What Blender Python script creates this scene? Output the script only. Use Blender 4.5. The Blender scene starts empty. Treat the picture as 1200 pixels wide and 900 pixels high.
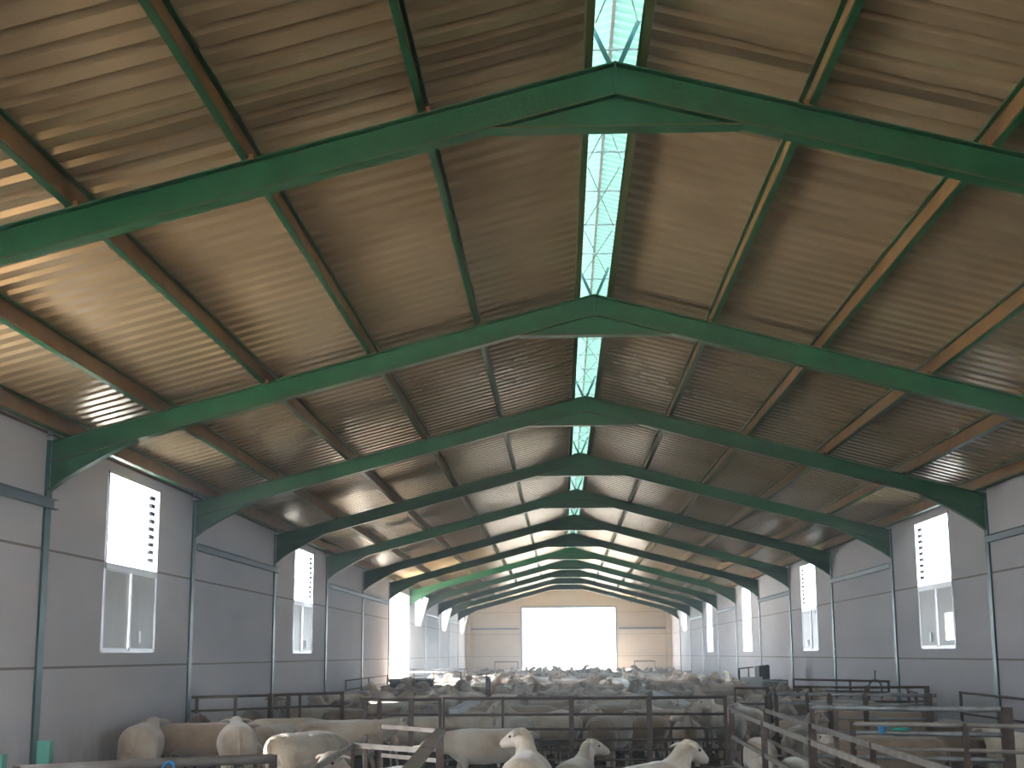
import bpy, bmesh, math, random
from mathutils import Vector, Matrix
random.seed(7)
SC = bpy.context.scene
COL = SC.collection
PI = math.pi

# ------------------------------------------------------------------ camera
F, PIT, YAW, ROLL, CAMZ = 1664.6, .1882, .0332, -.006, 1.65
def ray(px, py):
    X = (px - 600) / F; U = -(py - 450) / F; d = 1.0
    c, s = math.cos(ROLL), math.sin(ROLL); x, u = c * X - s * U, s * X + c * U
    c, s = math.cos(PIT), math.sin(PIT); y, z = c * d - s * u, s * d + c * u
    c, s = math.cos(YAW), math.sin(YAW); x, y = c * x - s * y, s * x + c * y
    return Vector((x, y, z))
def atz(px, py, z):
    r = ray(px, py); k = (z - CAMZ) / r.z
    return Vector((r.x * k, r.y * k, z))
def aty(px, py, Y):
    r = ray(px, py); k = Y / r.y
    return Vector((r.x * k, Y, r.z * k + CAMZ))
fwd = ray(600, 450).normalized()
right = (ray(700, 450) - ray(600, 450)).normalized()
upv = right.cross(fwd).normalized()
cam_d = bpy.data.cameras.new('camera'); cam = bpy.data.objects.new('camera', cam_d); COL.objects.link(cam)
cam_d.sensor_width = 36; cam_d.lens = 36 * F / 1200; cam_d.clip_start = .05; cam_d.clip_end = 1000
cam.matrix_world = Matrix(((right.x, upv.x, -fwd.x, 0), (right.y, upv.y, -fwd.y, 0), (right.z, upv.z, -fwd.z, CAMZ), (0, 0, 0, 1)))
SC.camera = cam

# ------------------------------------------------------------------ the building's measures
XL, XR = -5.364, 6.131
RX = .39
Z_RIDGE, SLOPE = 5.39, .2635            # top line of the rafters
DEPTH = .225                            # vertical depth of the rafters
BAY = 6.0
FY = lambda k: 2.652 + BAY * k
Y_END, Y_BACK = FY(13) + .1, FY(-2) + .1
rz = lambda x: Z_RIDGE - SLOPE * abs(x - RX)
PH = .185                                # purlin height
SEAMS = (.33, 1.54, 2.755, 3.965)

# ------------------------------------------------------------------ materials
def mat(name, rgb, rough=.6, metal=0., noise=None, bump=None, coat=0.):
    m = bpy.data.materials.new(name); m.use_nodes = True
    nt = m.node_tree; b = nt.nodes['Principled BSDF']
    b.inputs['Base Color'].default_value = (*rgb, 1); b.inputs['Roughness'].default_value = rough; b.inputs['Metallic'].default_value = metal
    if coat: b.inputs['Coat Weight'].default_value = coat
    tc = nt.nodes.new('ShaderNodeTexCoord')
    if noise:
        sc, rgb2, lo, hi = noise
        n = nt.nodes.new('ShaderNodeTexNoise'); n.inputs['Scale'].default_value = sc; n.inputs['Detail'].default_value = 5
        nt.links.new(tc.outputs['Object'], n.inputs['Vector'])
        r = nt.nodes.new('ShaderNodeValToRGB'); r.color_ramp.elements[0].position = lo; r.color_ramp.elements[1].position = hi
        r.color_ramp.elements[0].color = (*rgb, 1); r.color_ramp.elements[1].color = (*rgb2, 1)
        nt.links.new(n.outputs['Fac'], r.inputs['Fac']); nt.links.new(r.outputs['Color'], b.inputs['Base Color'])
    if bump:
        sc, st = bump
        n = nt.nodes.new('ShaderNodeTexNoise'); n.inputs['Scale'].default_value = sc; n.inputs['Detail'].default_value = 6
        nt.links.new(tc.outputs['Object'], n.inputs['Vector'])
        bu = nt.nodes.new('ShaderNodeBump'); bu.inputs['Strength'].default_value = st; bu.inputs['Distance'].default_value = .02
        nt.links.new(n.outputs['Fac'], bu.inputs['Height']); nt.links.new(bu.outputs['Normal'], b.inputs['Normal'])
    return m

def concrete(name, rgb, rgb2, seam):
    m = mat(name, rgb, .62); nt = m.node_tree; b = nt.nodes['Principled BSDF']; L = nt.links
    N = nt.nodes.new
    tc = N('ShaderNodeTexCoord'); n = N('ShaderNodeTexNoise'); n.inputs['Scale'].default_value = .9; n.inputs['Detail'].default_value = 8
    mp = N('ShaderNodeMapping'); mp.inputs['Scale'].default_value = (1, .6, 2.2)
    L.new(tc.outputs['Object'], mp.inputs['Vector']); L.new(mp.outputs['Vector'], n.inputs['Vector'])
    r = N('ShaderNodeValToRGB'); r.color_ramp.elements[0].position = .3; r.color_ramp.elements[1].position = .7
    r.color_ramp.elements[0].color = (*rgb, 1); r.color_ramp.elements[1].color = (*rgb2, 1)
    L.new(n.outputs['Fac'], r.inputs['Fac'])
    sp = N('ShaderNodeSeparateXYZ'); L.new(tc.outputs['Object'], sp.inputs[0])
    # dark joints between the precast panels, dirt rubbed in by the animals low down
    a = N('ShaderNodeMath'); a.operation = 'SUBTRACT'; a.inputs[1].default_value = SEAMS[0]; L.new(sp.outputs['Z'], a.inputs[0])
    d = N('ShaderNodeMath'); d.operation = 'DIVIDE'; d.inputs[1].default_value = 1.212; L.new(a.outputs[0], d.inputs[0])
    f = N('ShaderNodeMath'); f.operation = 'FRACT'; ad = N('ShaderNodeMath'); ad.operation = 'ADD'; ad.inputs[1].default_value = .5
    L.new(d.outputs[0], ad.inputs[0]); L.new(ad.outputs[0], f.inputs[0])
    s2 = N('ShaderNodeMath'); s2.operation = 'SUBTRACT'; s2.inputs[1].default_value = .5; L.new(f.outputs[0], s2.inputs[0])
    ab = N('ShaderNodeMath'); ab.operation = 'ABSOLUTE'; L.new(s2.outputs[0], ab.inputs[0])
    lt = N('ShaderNodeMath'); lt.operation = 'LESS_THAN'; lt.inputs[1].default_value = .011; L.new(ab.outputs[0], lt.inputs[0])
    mx = N('ShaderNodeMixRGB'); mx.inputs['Color2'].default_value = (*seam, 1)
    L.new(lt.outputs[0], mx.inputs['Fac']); L.new(r.outputs['Color'], mx.inputs['Color1'])
    n2 = N('ShaderNodeTexNoise'); n2.inputs['Scale'].default_value = 3.5; L.new(tc.outputs['Object'], n2.inputs['Vector'])
    zr = N('ShaderNodeMapRange'); zr.inputs['From Min'].default_value = 1.1; zr.inputs['From Max'].default_value = .3; L.new(sp.outputs['Z'], zr.inputs['Value'])
    ml = N('ShaderNodeMath'); ml.operation = 'MULTIPLY'; L.new(zr.outputs[0], ml.inputs[0]); L.new(n2.outputs['Fac'], ml.inputs[1])
    mx2 = N('ShaderNodeMixRGB'); mx2.inputs['Color2'].default_value = (.16, .12, .085, 1)
    L.new(ml.outputs[0], mx2.inputs['Fac']); L.new(mx.outputs['Color'], mx2.inputs['Color1'])
    L.new(mx2.outputs['Color'], b.inputs['Base Color'])
    return m

M = {}
M['conc'] = concrete('precast_concrete', (.63, .625, .67), (.72, .715, .76), (.25, .23, .22))
M['gable'] = concrete('gable_concrete', (.66, .60, .51), (.74, .68, .59), (.36, .31, .26))
M['green'] = mat('green_paint', (.006, .078, .028), .36, 0, (6, (.012, .115, .045), .35, .75), (30, .15))
M['green_edge'] = mat('green_paint_flange', (.006, .075, .03), .36, 0, (5, (.02, .11, .05), .4, .8))
M['column'] = mat('bluelit_paint', (.05, .15, .16), .35, .25, (4, (.09, .19, .20), .4, .7))  # frame green turned bluish: the tint of the light is put into the colour
M['rust'] = mat('weld_rust', (.20, .09, .04), .8)
M['web'] = mat('purlin_primer', (.27, .155, .06), .55, 0, (3, (.19, .11, .05), .35, .7))
M['olive'] = mat('ridge_purlin_paint', (.055, .085, .03), .5, 0, (5, (.09, .10, .04), .4, .7))
M['roof'] = mat('roof_sheet', (.54, .42, .27), .25, .5, (1.3, (.45, .345, .215), .35, .7))
M['alu'] = mat('aluminium', (.75, .76, .78), .3, .8)
M['galv'] = mat('galvanised_tube', (.40, .41, .42), .5, .5, (9, (.24, .22, .20), .4, .7))
M['rusty'] = mat('rusty_tube', (.10, .065, .05), .7, .3, (9, (.17, .13, .11), .4, .7))
M['palerail'] = mat('worn_pale_rail', (.34, .30, .27), .6, .1, (7, (.22, .18, .155), .4, .7))
M['girt'] = mat('girt_paint', (.16, .22, .27), .45, .3)
M['black'] = mat('dark_clip', (.02, .022, .025), .6)
M['white'] = mat('white_sheet', (.78, .80, .82), .4)
M['blue'] = mat('blue_plastic', (.02, .07, .42), .4)
M['skyblue'] = mat('pale_blue_plastic', (.05, .30, .62), .4)
M['teal'] = mat('green_plastic', (.02, .38, .28), .4)
M['greenpost'] = mat('green_post_paint', (.10, .34, .26), .5, 0, (12, (.2, .42, .34), .5, .8))
M['dark'] = mat('dark_rubber', (.03, .03, .035), .6)
M['straw'] = mat('straw_and_mud', (.075, .055, .038), .95, 0, (7, (.24, .18, .11), .45, .70), (40, .9))
M['yard'] = mat('pale_yard', (.55, .50, .43), .9, 0, (.4, (.62, .58, .52), .3, .7))
M['hoof'] = mat('hoof', (.05, .04, .03), .6)
M['eye'] = mat('eye', (.012, .01, .008), .15)
M['face'] = mat('sheep_face', (.66, .58, .50), .8, 0, (9, (.52, .42, .35), .4, .7))

def glass(name, rgb, trans, rough):
    m = mat(name, rgb, rough); b = m.node_tree.nodes['Principled BSDF']
    b.inputs['Transmission Weight'].default_value = trans; b.inputs['IOR'].default_value = 1.2
    return m
M['louvre'] = glass('louvre_glass', (.92, .96, .98), .9, .2)
M['pane'] = mat('dusty_pane', (.34, .35, .33), .3, 0, (3, (.42, .42, .40), .3, .7))
def translucent(name, rgb, f=.75):
    m = bpy.data.materials.new(name); m.use_nodes = True; nt = m.node_tree; nt.nodes.clear()
    o = nt.nodes.new('ShaderNodeOutputMaterial'); t = nt.nodes.new('ShaderNodeBsdfTranslucent'); d = nt.nodes.new('ShaderNodeBsdfDiffuse')
    t.inputs['Color'].default_value = (*rgb, 1); d.inputs['Color'].default_value = (*rgb, 1)
    mx = nt.nodes.new('ShaderNodeMixShader'); mx.inputs['Fac'].default_value = f
    nt.links.new(d.outputs[0], mx.inputs[1]); nt.links.new(t.outputs[0], mx.inputs[2]); nt.links.new(mx.outputs[0], o.inputs['Surface'])
    return m
M['grp'] = translucent('ridge_translucent_sheet', (.055, .115, .10), .25)

def fleece(name, a, b2, dirt):
    m = mat(name, a, .95); nt = m.node_tree; b = nt.nodes['Principled BSDF']; L = nt.links; N = nt.nodes.new
    tc = N('ShaderNodeTexCoord'); oi = N('ShaderNodeObjectInfo')
    add = N('ShaderNodeVectorMath'); add.operation = 'ADD'
    L.new(tc.outputs['Object'], add.inputs[0]); L.new(oi.outputs['Location'], add.inputs[1])
    n = N('ShaderNodeTexNoise'); n.inputs['Scale'].default_value = 3.2; n.inputs['Detail'].default_value = 5
    L.new(add.outputs[0], n.inputs['Vector'])
    r = N('ShaderNodeValToRGB'); e = r.color_ramp.elements
    e[0].position = .3; e[0].color = (*dirt, 1); e[1].position = .72; e[1].color = (*b2, 1)
    k = e.new(.48); k.color = (*a, 1)
    L.new(n.outputs['Fac'], r.inputs['Fac'])
    hs = N('ShaderNodeHueSaturation'); mr = N('ShaderNodeMapRange'); mr.inputs['To Min'].default_value = .5; mr.inputs['To Max'].default_value = 1.15
    L.new(oi.outputs['Random'], mr.inputs['Value']); L.new(mr.outputs[0], hs.inputs['Value']); L.new(r.outputs['Color'], hs.inputs['Color'])
    L.new(hs.outputs['Color'], b.inputs['Base Color'])
    n2 = N('ShaderNodeTexNoise'); n2.inputs['Scale'].default_value = 55; L.new(tc.outputs['Object'], n2.inputs['Vector'])
    bu = N('ShaderNodeBump'); bu.inputs['Strength'].default_value = .5; bu.inputs['Distance'].default_value = .02
    L.new(n2.outputs['Fac'], bu.inputs['Height']); L.new(bu.outputs['Normal'], b.inputs['Normal'])
    b.inputs['Sheen Weight'].default_value = .8; b.inputs['Sheen Roughness'].default_value = .45
    return m
M['cream'] = fleece('cream_fleece', (.66, .545, .42), (.80, .73, .63), (.46, .33, .235))
M['tan'] = fleece('tan_fleece', (.40, .29, .20), (.50, .38, .28), (.27, .175, .11))
M['brown'] = fleece('brown_fleece', (.22, .12, .07), (.28, .17, .11), (.15, .08, .05))

# ------------------------------------------------------------------ helpers
def tag(o, label=None, cat=None, group=None, kind=None):
    if label: o['label'] = label
    if cat: o['category'] = cat
    if group: o['group'] = group
    if kind: o['kind'] = kind
    return o
def empty(name, loc=(0, 0, 0), rot=0):
    o = bpy.data.objects.new(name, None); COL.objects.link(o); o.location = loc; o.rotation_euler = (0, 0, rot); o.empty_display_size = .1
    return o
def link(name, me, parent=None, mats=(), smooth=False):
    for m in mats: me.materials.append(m)
    if smooth:
        for p in me.polygons: p.use_smooth = True
    o = bpy.data.objects.new(name, me); COL.objects.link(o)
    if parent: o.parent = parent
    return o
class MB:
    """collects shapes, then links them as one mesh object"""
    def __init__(s): s.v = []; s.f = []; s.m = []
    def add(s, v, f, m=0):
        n = len(s.v); s.v += [tuple(p) for p in v]; s.f += [tuple(i + n for i in q) for q in f]; s.m += [m] * len(f); return s
    def box(s, x0, x1, y0, y1, z0, z1, m=0):
        v = [(x, y, z) for x in (x0, x1) for y in (y0, y1) for z in (z0, z1)]
        return s.add(v, [(0, 1, 3, 2), (4, 6, 7, 5), (0, 4, 5, 1), (2, 3, 7, 6), (0, 2, 6, 4), (1, 5, 7, 3)], m)
    def bar(s, a, b, w, h, m=0, up=(0, 0, 1)):
        a, b = Vector(a), Vector(b); t = (b - a).normalized(); u = Vector(up)
        sx = t.cross(u)
        if sx.length < 1e-4: sx = t.cross(Vector((1, 0, 0)))
        sx.normalize(); uz = sx.cross(t).normalized()
        v = [p + sx * (i * w / 2) + uz * (j * h / 2) for p in (a, b) for i in (-1, 1) for j in (-1, 1)]
        return s.add(v, [(0, 1, 3, 2), (4, 6, 7, 5), (0, 4, 5, 1), (2, 3, 7, 6), (0, 2, 6, 4), (1, 5, 7, 3)], m)
    def tube(s, pts, r, n=8, m=0):
        pts = [Vector(p) for p in pts]; rs = r if isinstance(r, (list, tuple)) else [r] * len(pts)
        ref = None; rings = []
        for i, p in enumerate(pts):
            t = (pts[min(i + 1, len(pts) - 1)] - pts[max(i - 1, 0)]).normalized()
            if ref is None: ref = t.orthogonal().normalized()
            ref = (ref - t * ref.dot(t)).normalized(); bi = t.cross(ref)
            rings.append([p + (ref * math.cos(2 * PI * k / n) + bi * math.sin(2 * PI * k / n)) * rs[i] for k in range(n)])
        v = [q for R in rings for q in R]; f = []
        for i in range(len(pts) - 1):
            for k in range(n):
                f.append((i * n + k, i * n + (k + 1) % n, (i + 1) * n + (k + 1) % n, (i + 1) * n + k))
        f.append(tuple(range(n))[::-1]); f.append(tuple((len(pts) - 1) * n + k for k in range(n)))
        return s.add(v, f, m)
    def prism(s, poly, y0, y1, m=0):
        """polygon in x,z extruded along y"""
        n = len(poly); v = [(x, y0, z) for x, z in poly] + [(x, y1, z) for x, z in poly]
        f = [tuple(range(n)), tuple(range(n, 2 * n))[::-1]] + [(i, n + i, n + (i + 1) % n, (i + 1) % n) for i in range(n)]
        return s.add(v, f, m)
    def build(s, name, mats, parent=None, smooth=False, bevel=0):
        me = bpy.data.meshes.new(name); me.from_pydata(s.v, [], s.f)
        if not isinstance(mats, (list, tuple)): mats = [mats]
        for m in mats: me.materials.append(m)
        me.polygons.foreach_set('material_index', s.m)
        bm = bmesh.new(); bm.from_mesh(me); bmesh.ops.recalc_face_normals(bm, faces=bm.faces)
        if bevel: bmesh.ops.bevel(bm, geom=[e for e in bm.edges], offset=bevel, segments=2, affect='EDGES', clamp_overlap=True)
        bm.to_mesh(me); bm.free()
        if smooth:
            for p in me.polygons: p.use_smooth = True
        o = bpy.data.objects.new(name, me); COL.objects.link(o)
        if parent: o.parent = parent
        return o

# ------------------------------------------------------------------ floor and yard
def floor():
    b = MB(); nx, ny = 46, 200
    xs = [XL - .3 + (XR - XL + .6) * i / nx for i in range(nx + 1)]; ys = [Y_BACK - .3 + (Y_END - Y_BACK + .6) * j / ny for j in range(ny + 1)]
    v = [(x, y, random.uniform(-.012, .012)) for y in ys for x in xs]
    f = [(j * (nx + 1) + i, j * (nx + 1) + i + 1, (j + 1) * (nx + 1) + i + 1, (j + 1) * (nx + 1) + i) for j in range(ny) for i in range(nx)]
    b.add(v, f); o = b.build('floor', M['straw'], smooth=True); tag(o, 'trodden straw and mud floor of the sheep barn', 'floor', kind='structure')
    b = MB(); b.box(-160, 160, -160, 260, -.3, -.06); o = b.build('ground_outside', M['yard']); tag(o, 'pale sunlit yard outside the openings', 'ground', kind='structure')
floor()

# ------------------------------------------------------------------ side walls
WT = .2
def wall_box(b, side, y0, y1, z0, z1):
    if y1 - y0 < 1e-3 or z1 - z0 < 1e-3: return
    if side < 0: b.box(XL - WT, XL, y0, y1, z0, z1)
    else: b.box(XR, XR + WT, y0, y1, z0, z1)
Z_WT = 4.03
UP = (2.72, 3.85); LO = (1.70, 2.70)
win_left = {2: 'pair', 4: 'pair', 8: 'hopper', 10: 'hopper', 12: 'hopper', 0: 'pair'}
win_right = {3: 'pair', 5: 'pair', 7: 'open', 9: 'open', 11: 'hopper', 1: 'pair'}
DOOR_BAY = 6                       # left side doorway spans the pier of this bay's far part
door_y = (FY(7) + .12, FY(8) - .12)
def side_wall(side, wins, name, label):
    b = MB()
    for k in range(-2, 13):
        y0, y1 = FY(k) + .085, FY(k + 1) - .085
        if k == 12: y1 = Y_END
        if side < 0 and k == 7:
            wall_box(b, side, y0, y1, 3.75, Z_WT); continue
        if side < 0 and k == 1:
            wall_box(b, side, y0, 10.2, 0, Z_WT); wall_box(b, side, 10.2, 12.2, 3.0, Z_WT); wall_box(b, side, 12.2, y1, 0, Z_WT); continue
        if k in wins:
            a, c = FY(k) + 1.98, FY(k) + 4.2
            wall_box(b, side, y0, a, 0, Z_WT); wall_box(b, side, c, y1, 0, Z_WT)
            wall_box(b, side, a, c, 0, LO[0] if wins[k] != 'hopper' else UP[0]); wall_box(b, side, a, c, UP[1], Z_WT)
        else: wall_box(b, side, y0, y1, 0, Z_WT)
    for k in range(-2, 13): wall_box(b, side, FY(k) + .09, (FY(k + 1) - .09) if k < 12 else Y_END, Z_WT, Z_WT + .002)
    b.box(*((XL - .07, XL - .001) if side < 0 else (XR + .001, XR + .07)), Y_BACK + .2, Y_END - .02, Z_WT, 4.068)
    o = b.build(name, M['conc']); tag(o, label, 'wall', kind='structure')
side_wall(-1, win_left, 'wall_left', 'grey precast concrete panel wall on the left with horizontal joints')
side_wall(1, win_right, 'wall_right', 'grey precast concrete panel wall on the right with horizontal joints')

# windows
wn = [0]
def window(side, k, kind):
    wn[0] += 1
    X = XL if side < 0 else XR; s = -side            # s points into the room
    a, c = FY(k) + 1.98, FY(k) + 4.2
    w = empty('window_%d' % wn[0], (X, (a + c) / 2, 0))
    lr = 'left' if side < 0 else 'right'
    tag(w, '%s wall window just past the %s portal frame, %s' % (lr, (['entrance', 'first', 'second', 'third', 'fourth', 'fifth', 'sixth', 'seventh', 'eighth', 'ninth', 'tenth', 'eleventh', 'twelfth'])[k], {'pair': 'bright louvres over a closed slider', 'open': 'both halves blazing', 'hopper': 'one high pane tilted inward'}[kind]), 'window', kind='structure')
    hy = (c - a) / 2
    g = .02
    if kind in ('pair', 'open'):
        b = MB()
        for z0, z1 in (UP, (LO[0], UP[0])):
            xo, xi = sorted((-s * .10, s * .012))
            for y in (-hy + g, hy - g - .035): b.box(xo, xi, y, y + .035, z0 + .0, z1)
            b.box(xo, xi, -hy + g, hy - g, z0, z0 + .03); b.box(xo, xi, -hy + g, hy - g, z1 - .04, z1)
        b.build('window_frame', M['alu'], w)
        n = 10
        lv = MB()
        cl = MB()
        for i in range(n):
            z = UP[0] + .06 + (UP[1] - UP[0] - .12) * (i + .5) / n
            lv.bar((-s * .055, -hy + .08, z), (-s * .055, hy - .08, z), .10, .006, up=(s * .5, 0, 1))
            if i < 9: 
                zz = z + .055
                cl.box(*sorted((-s * .01, s * .02)), hy - .46, hy - .28, zz - .024, zz + .024)
        lv.box(*sorted((-s * .05, -s * .06)), hy - .37, hy - .35, UP[0] + .04, UP[1] - .04, 1)
        lv.build('louvre_blades', [M['louvre'], M['alu']], w)
        cl.build('louvre_clip_column', M['black'], w)
        if kind == 'pair':
            for j, (y0, y1, dx) in enumerate(((-hy + .06, .025, -.022), (-.005, hy - .06, .0))):
                p = MB(); x = s * dx
                xx = sorted((x - s * .008, x + s * .008))
                p.box(xx[0], xx[1], y0, y0 + .03, LO[0] + .03, LO[1]); p.box(xx[0], xx[1], y1 - .03, y1, LO[0] + .03, LO[1])
                p.box(xx[0], xx[1], y0, y1, LO[0] + .03, LO[0] + .055); p.box(xx[0], xx[1], y0, y1, LO[1] - .035, LO[1])
                sash = p.build('sash', M['alu'], w)
                q = MB()
                if side > 0 and k == 3 and j == 0:
                    ya, yb, za_, zb_ = y0 + .16, y0 + .62, LO[0] + .14, LO[0] + .56
                    q.box(x - .003, x + .003, y0 + .03, ya, LO[0] + .04, LO[1] - .02); q.box(x - .003, x + .003, yb, y1 - .03, LO[0] + .04, LO[1] - .02)
                    q.box(x - .003, x + .003, ya, yb, LO[0] + .04, za_); q.box(x - .003, x + .003, ya, yb, zb_, LO[1] - .02)
                else: q.box(x - .003, x + .003, y0 + .03, y1 - .03, LO[0] + .04, LO[1] - .02)
                q.build('pane', M['pane'], sash)
                if j == 1:
                    h = MB(); h.box(*sorted((x + s * .012, x + s * .03)), y0 + .33, y0 + .40, LO[0] + .12, LO[0] + .27); h.build('latch', M['alu'], sash)
    else:
        b = MB(); xo, xi = sorted((-s * .10, s * .01))
        for y in (-hy + g, hy - g - .045): b.box(xo, xi, y, y + .045, UP[0], UP[1])
        b.box(xo, xi, -hy + g, hy - g, UP[0], UP[0] + .04); b.box(xo, xi, -hy + g, hy - g, UP[1] - .04, UP[1])
        b.build('window_frame', M['alu'], w)
        p = MB(); t = .30
        p.bar((s * .0, 0, UP[0] + .05), (s * t, 0, UP[1] - .08), 2 * hy - .12, .012, up=(s, 0, -.2))
        p.build('tilted_pane', M['louvre'], w)
for k, kd in win_left.items(): window(-1, k, kd)
for k, kd in win_right.items(): window(1, k, kd)
# left side doorway lining
d = MB()
for y in (door_y[0] - .03, door_y[1] - .03): d.box(XL - .2, XL + .01, y, y + .06, 0, 3.75)
d.box(XL - .2, XL + .01, door_y[0], door_y[1], 3.70, 3.76)
tag(d.build('door_1', M['alu']), 'open tall doorway in the left wall blazing with daylight', 'doorway', kind='structure')

d = MB(); d.box(XL - .2, XL + .01, 12.16, 12.2, 0, 3.0); d.box(XL - .2, XL + .01, 10.2, 10.24, 0, 3.0); d.box(XL - .2, XL + .01, 10.2, 12.2, 2.96, 3.0)  # out-of-view doorway, added to match the shadows beside the purlins
tag(d.build('door_3', M['alu']), 'open doorway added out of view in the left wall beside the first portal frame', 'doorway', kind='structure')
# gable walls
def gable(y, name, op, label, m):
    x0, x1, zt = op; b = MB(); t = .2
    prof = lambda x: rz(x) + .13
    def poly(pts): b.prism(pts, y, y + t)
    poly([(XL - .2, 0), (x0, 0), (x0, prof(x0)), (XL - .2, prof(XL - .2))])
    poly([(x1, 0), (XR + .2, 0), (XR + .2, prof(XR + .2)), (x1, prof(x1))])
    poly([(x0, zt), (x1, zt), (x1, prof(x1)), (RX, prof(RX)), (x0, prof(x0))])
    tag(b.build(name, m), label, 'wall', kind='structure')
gable(Y_END, 'wall_end', (-2.25, 3.1, 4.28), 'beige gable wall with a wide open doorway full of daylight', M['gable'])
gable(Y_BACK, 'wall_back', (-2.05, 2.95, 4.15), 'gable wall at the open entrance end of the barn', M['gable'])
b = MB()
for x in (-2.25, 3.1 - .07): b.box(x, x + .07, Y_END - .05, Y_END + .2, 0, 4.28)
b.box(-2.25, 3.1, Y_END - .05, Y_END + .2, 4.21, 4.28)
tag(b.build('door_2', M['girt']), 'wide open doorway in the end gable wall', 'doorway', kind='structure')
b = MB(); b.box(XL + .02, -2.35, Y_END - .09, Y_END - .01, 3.02, 3.11); b.box(3.2, XR - .02, Y_END - .09, Y_END - .01, 3.02, 3.11)
tag(b.build('trim_1', M['girt']), 'blue-grey steel rail across the end gable wall', 'beam', kind='structure')
# pale corner pilasters at the end wall
for i, (xa, xb) in enumerate(((XL + .01, XL + .30), (XR - .30, XR - .01))):
    b = MB(); b.box(xa, xb, Y_END - .25, Y_END - .02, 0, 3.9); tag(b.build('trim_%d' % (i + 2), M['gable']), 'pale pier in the %s corner of the end gable wall' % ('left', 'right')[i], 'pier', kind='structure')

# ------------------------------------------------------------------ roof sheets
def roof(side, label):
    prof = [(0, 0), (.13, 0), (.165, .030), (.205, .030), (.25, 0)]      # along y: wide pans, narrow ribs
    x_in = RX + side * .17; x_out = (XL - .35) if side < 0 else (XR + .35)
    off = PH * 1.035 + .022
    ns = 24
    ys = []; y = Y_BACK - .3
    while y < Y_END + .3:
        for a, h in prof[:-1]: ys.append((y + a, h))
        y += .25
    v = []; f = []
    nx = 8; n = nx + 1
    for (yy, h) in ys:
        for i in range(n):
            x = x_in + (x_out - x_in) * i / nx
            v.append((x, yy, rz(x) + off + h))
    for j in range(len(ys) - 1):
        for i in range(nx):
            f.append((j * n + i, j * n + i + 1, (j + 1) * n + i + 1, (j + 1) * n + i))
    me = bpy.data.meshes.new('ceiling'); me.from_pydata(v, [], f); me.materials.append(M['roof'])
    o = bpy.data.objects.new('ceiling', me); COL.objects.link(o)
    md = o.modifiers.new('thick', 'SOLIDIFY'); md.thickness = .012; md.offset = 1 if side > 0 else 1
    tag(o, label, 'roof', kind='structure')
roof(-1, 'ribbed tan metal roof sheeting of the left slope')
roof(1, 'ribbed tan metal roof sheeting of the right slope')

# ------------------------------------------------------------------ ridge skylight
def skylight():
    t = empty('ridge_skylight', (RX, Y_BACK, 0)); tag(t, 'raised pale teal translucent ridge cap running the length of the roof', 'skylight')
    zc = Z_RIDGE + .40; L = Y_END - Y_BACK; hw = .36; zl = zc - .10
    b = MB(); y = 0.; v = []; f = []; hs = []
    while y < L:
        hs += [(y, 0), (y + .06, 0), (y + .075, .016), (y + .11, .016)]; y += .125
    for yy, h in hs: v += [(-hw, yy, zl + h), (0, yy, zc + h), (hw, yy, zl + h)]
    for j in range(len(hs) - 1):
        for i in range(2): f.append((j * 3 + i, j * 3 + i + 1, j * 3 + i + 4, j * 3 + i + 3))
    b.add(v, f); b.build('translucent_cap', M['grp'], t)
    b = MB(); b.box(-.012, .012, 0, L, zc - .03, zc - .008)
    yy = .3
    while yy < L: b.box(-hw + .05, hw - .05, yy, yy + .012, zl - .02, zl - .008); yy += 1.0
    b.build('support_lath', M['girt'], t)
    for k in range(-1, 13):
        for s in (-1, 1):
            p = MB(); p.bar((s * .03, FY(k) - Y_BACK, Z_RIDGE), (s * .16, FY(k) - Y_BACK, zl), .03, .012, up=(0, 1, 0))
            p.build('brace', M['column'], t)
    for k in range(0, 6):
        y0 = FY(k) - Y_BACK
        for j in range(3):
            a, c = y0 + .5 + j * 1.75, y0 + 2.1 + j * 1.75
            w = MB(); w.tube([(-.13, a, Z_RIDGE + .1), (.13, c, Z_RIDGE + .1)], .004, 5); w.tube([(.13, a, Z_RIDGE + .11), (-.13, c, Z_RIDGE + .11)], .004, 5)
            w.build('bracing_wire', M['alu'], t)
skylight()

# ------------------------------------------------------------------ purlins
ORD = ['first', 'second', 'third', 'fourth', 'fifth']
def purlin(side, off, label):
    x = RX + side * off; y0, y1 = Y_BACK + .02, Y_END - .02
    ang = math.atan(SLOPE); t = empty('roof_purlin', (x, y0, rz(x) + .004)); t.rotation_euler = (0, side * ang, 0)
    tag(t, label, 'purlin', 'roof purlins')
    L = y1 - y0; fl = .038
    ridge = off < .3
    s = side
    w = MB(); w.box(-.004, .004, 0, L, .006, PH - .006)
    w.build('web', M['olive'] if ridge else M['web'], t)
    b = MB(); b.box(*sorted((s * .004, s * (fl + .01))), 0, L, 0, .006); b.box(*sorted((s * (fl + .004), s * (fl + .01))), 0, L, .006, .018); b.build('lower_flange', M['olive'] if ridge else M['green_edge'], t)
    b = MB(); b.box(*sorted((s * .004, -s * fl)), 0, L, PH - .006, PH); b.box(*sorted((-s * fl, -s * (fl - .006))), 0, L, PH - .02, PH - .006); b.build('upper_flange', M['green'], t)
for side, nm in ((-1, 'left'), (1, 'right')):
    for i, off in enumerate((1.22, 2.35, 3.47, 4.60)):
        purlin(side, off, 'green-edged brown purlin on the %s slope, %s one down from the ridge skylight' % (nm, ORD[i]))
    purlin(side, .15, 'dark olive ridge purlin along the %s edge of the teal skylight' % nm)
    purlin(side, 5.53 if side < 0 else 5.56, 'brown eave purlin where the %s roof slope meets the concrete wall' % nm)

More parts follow.
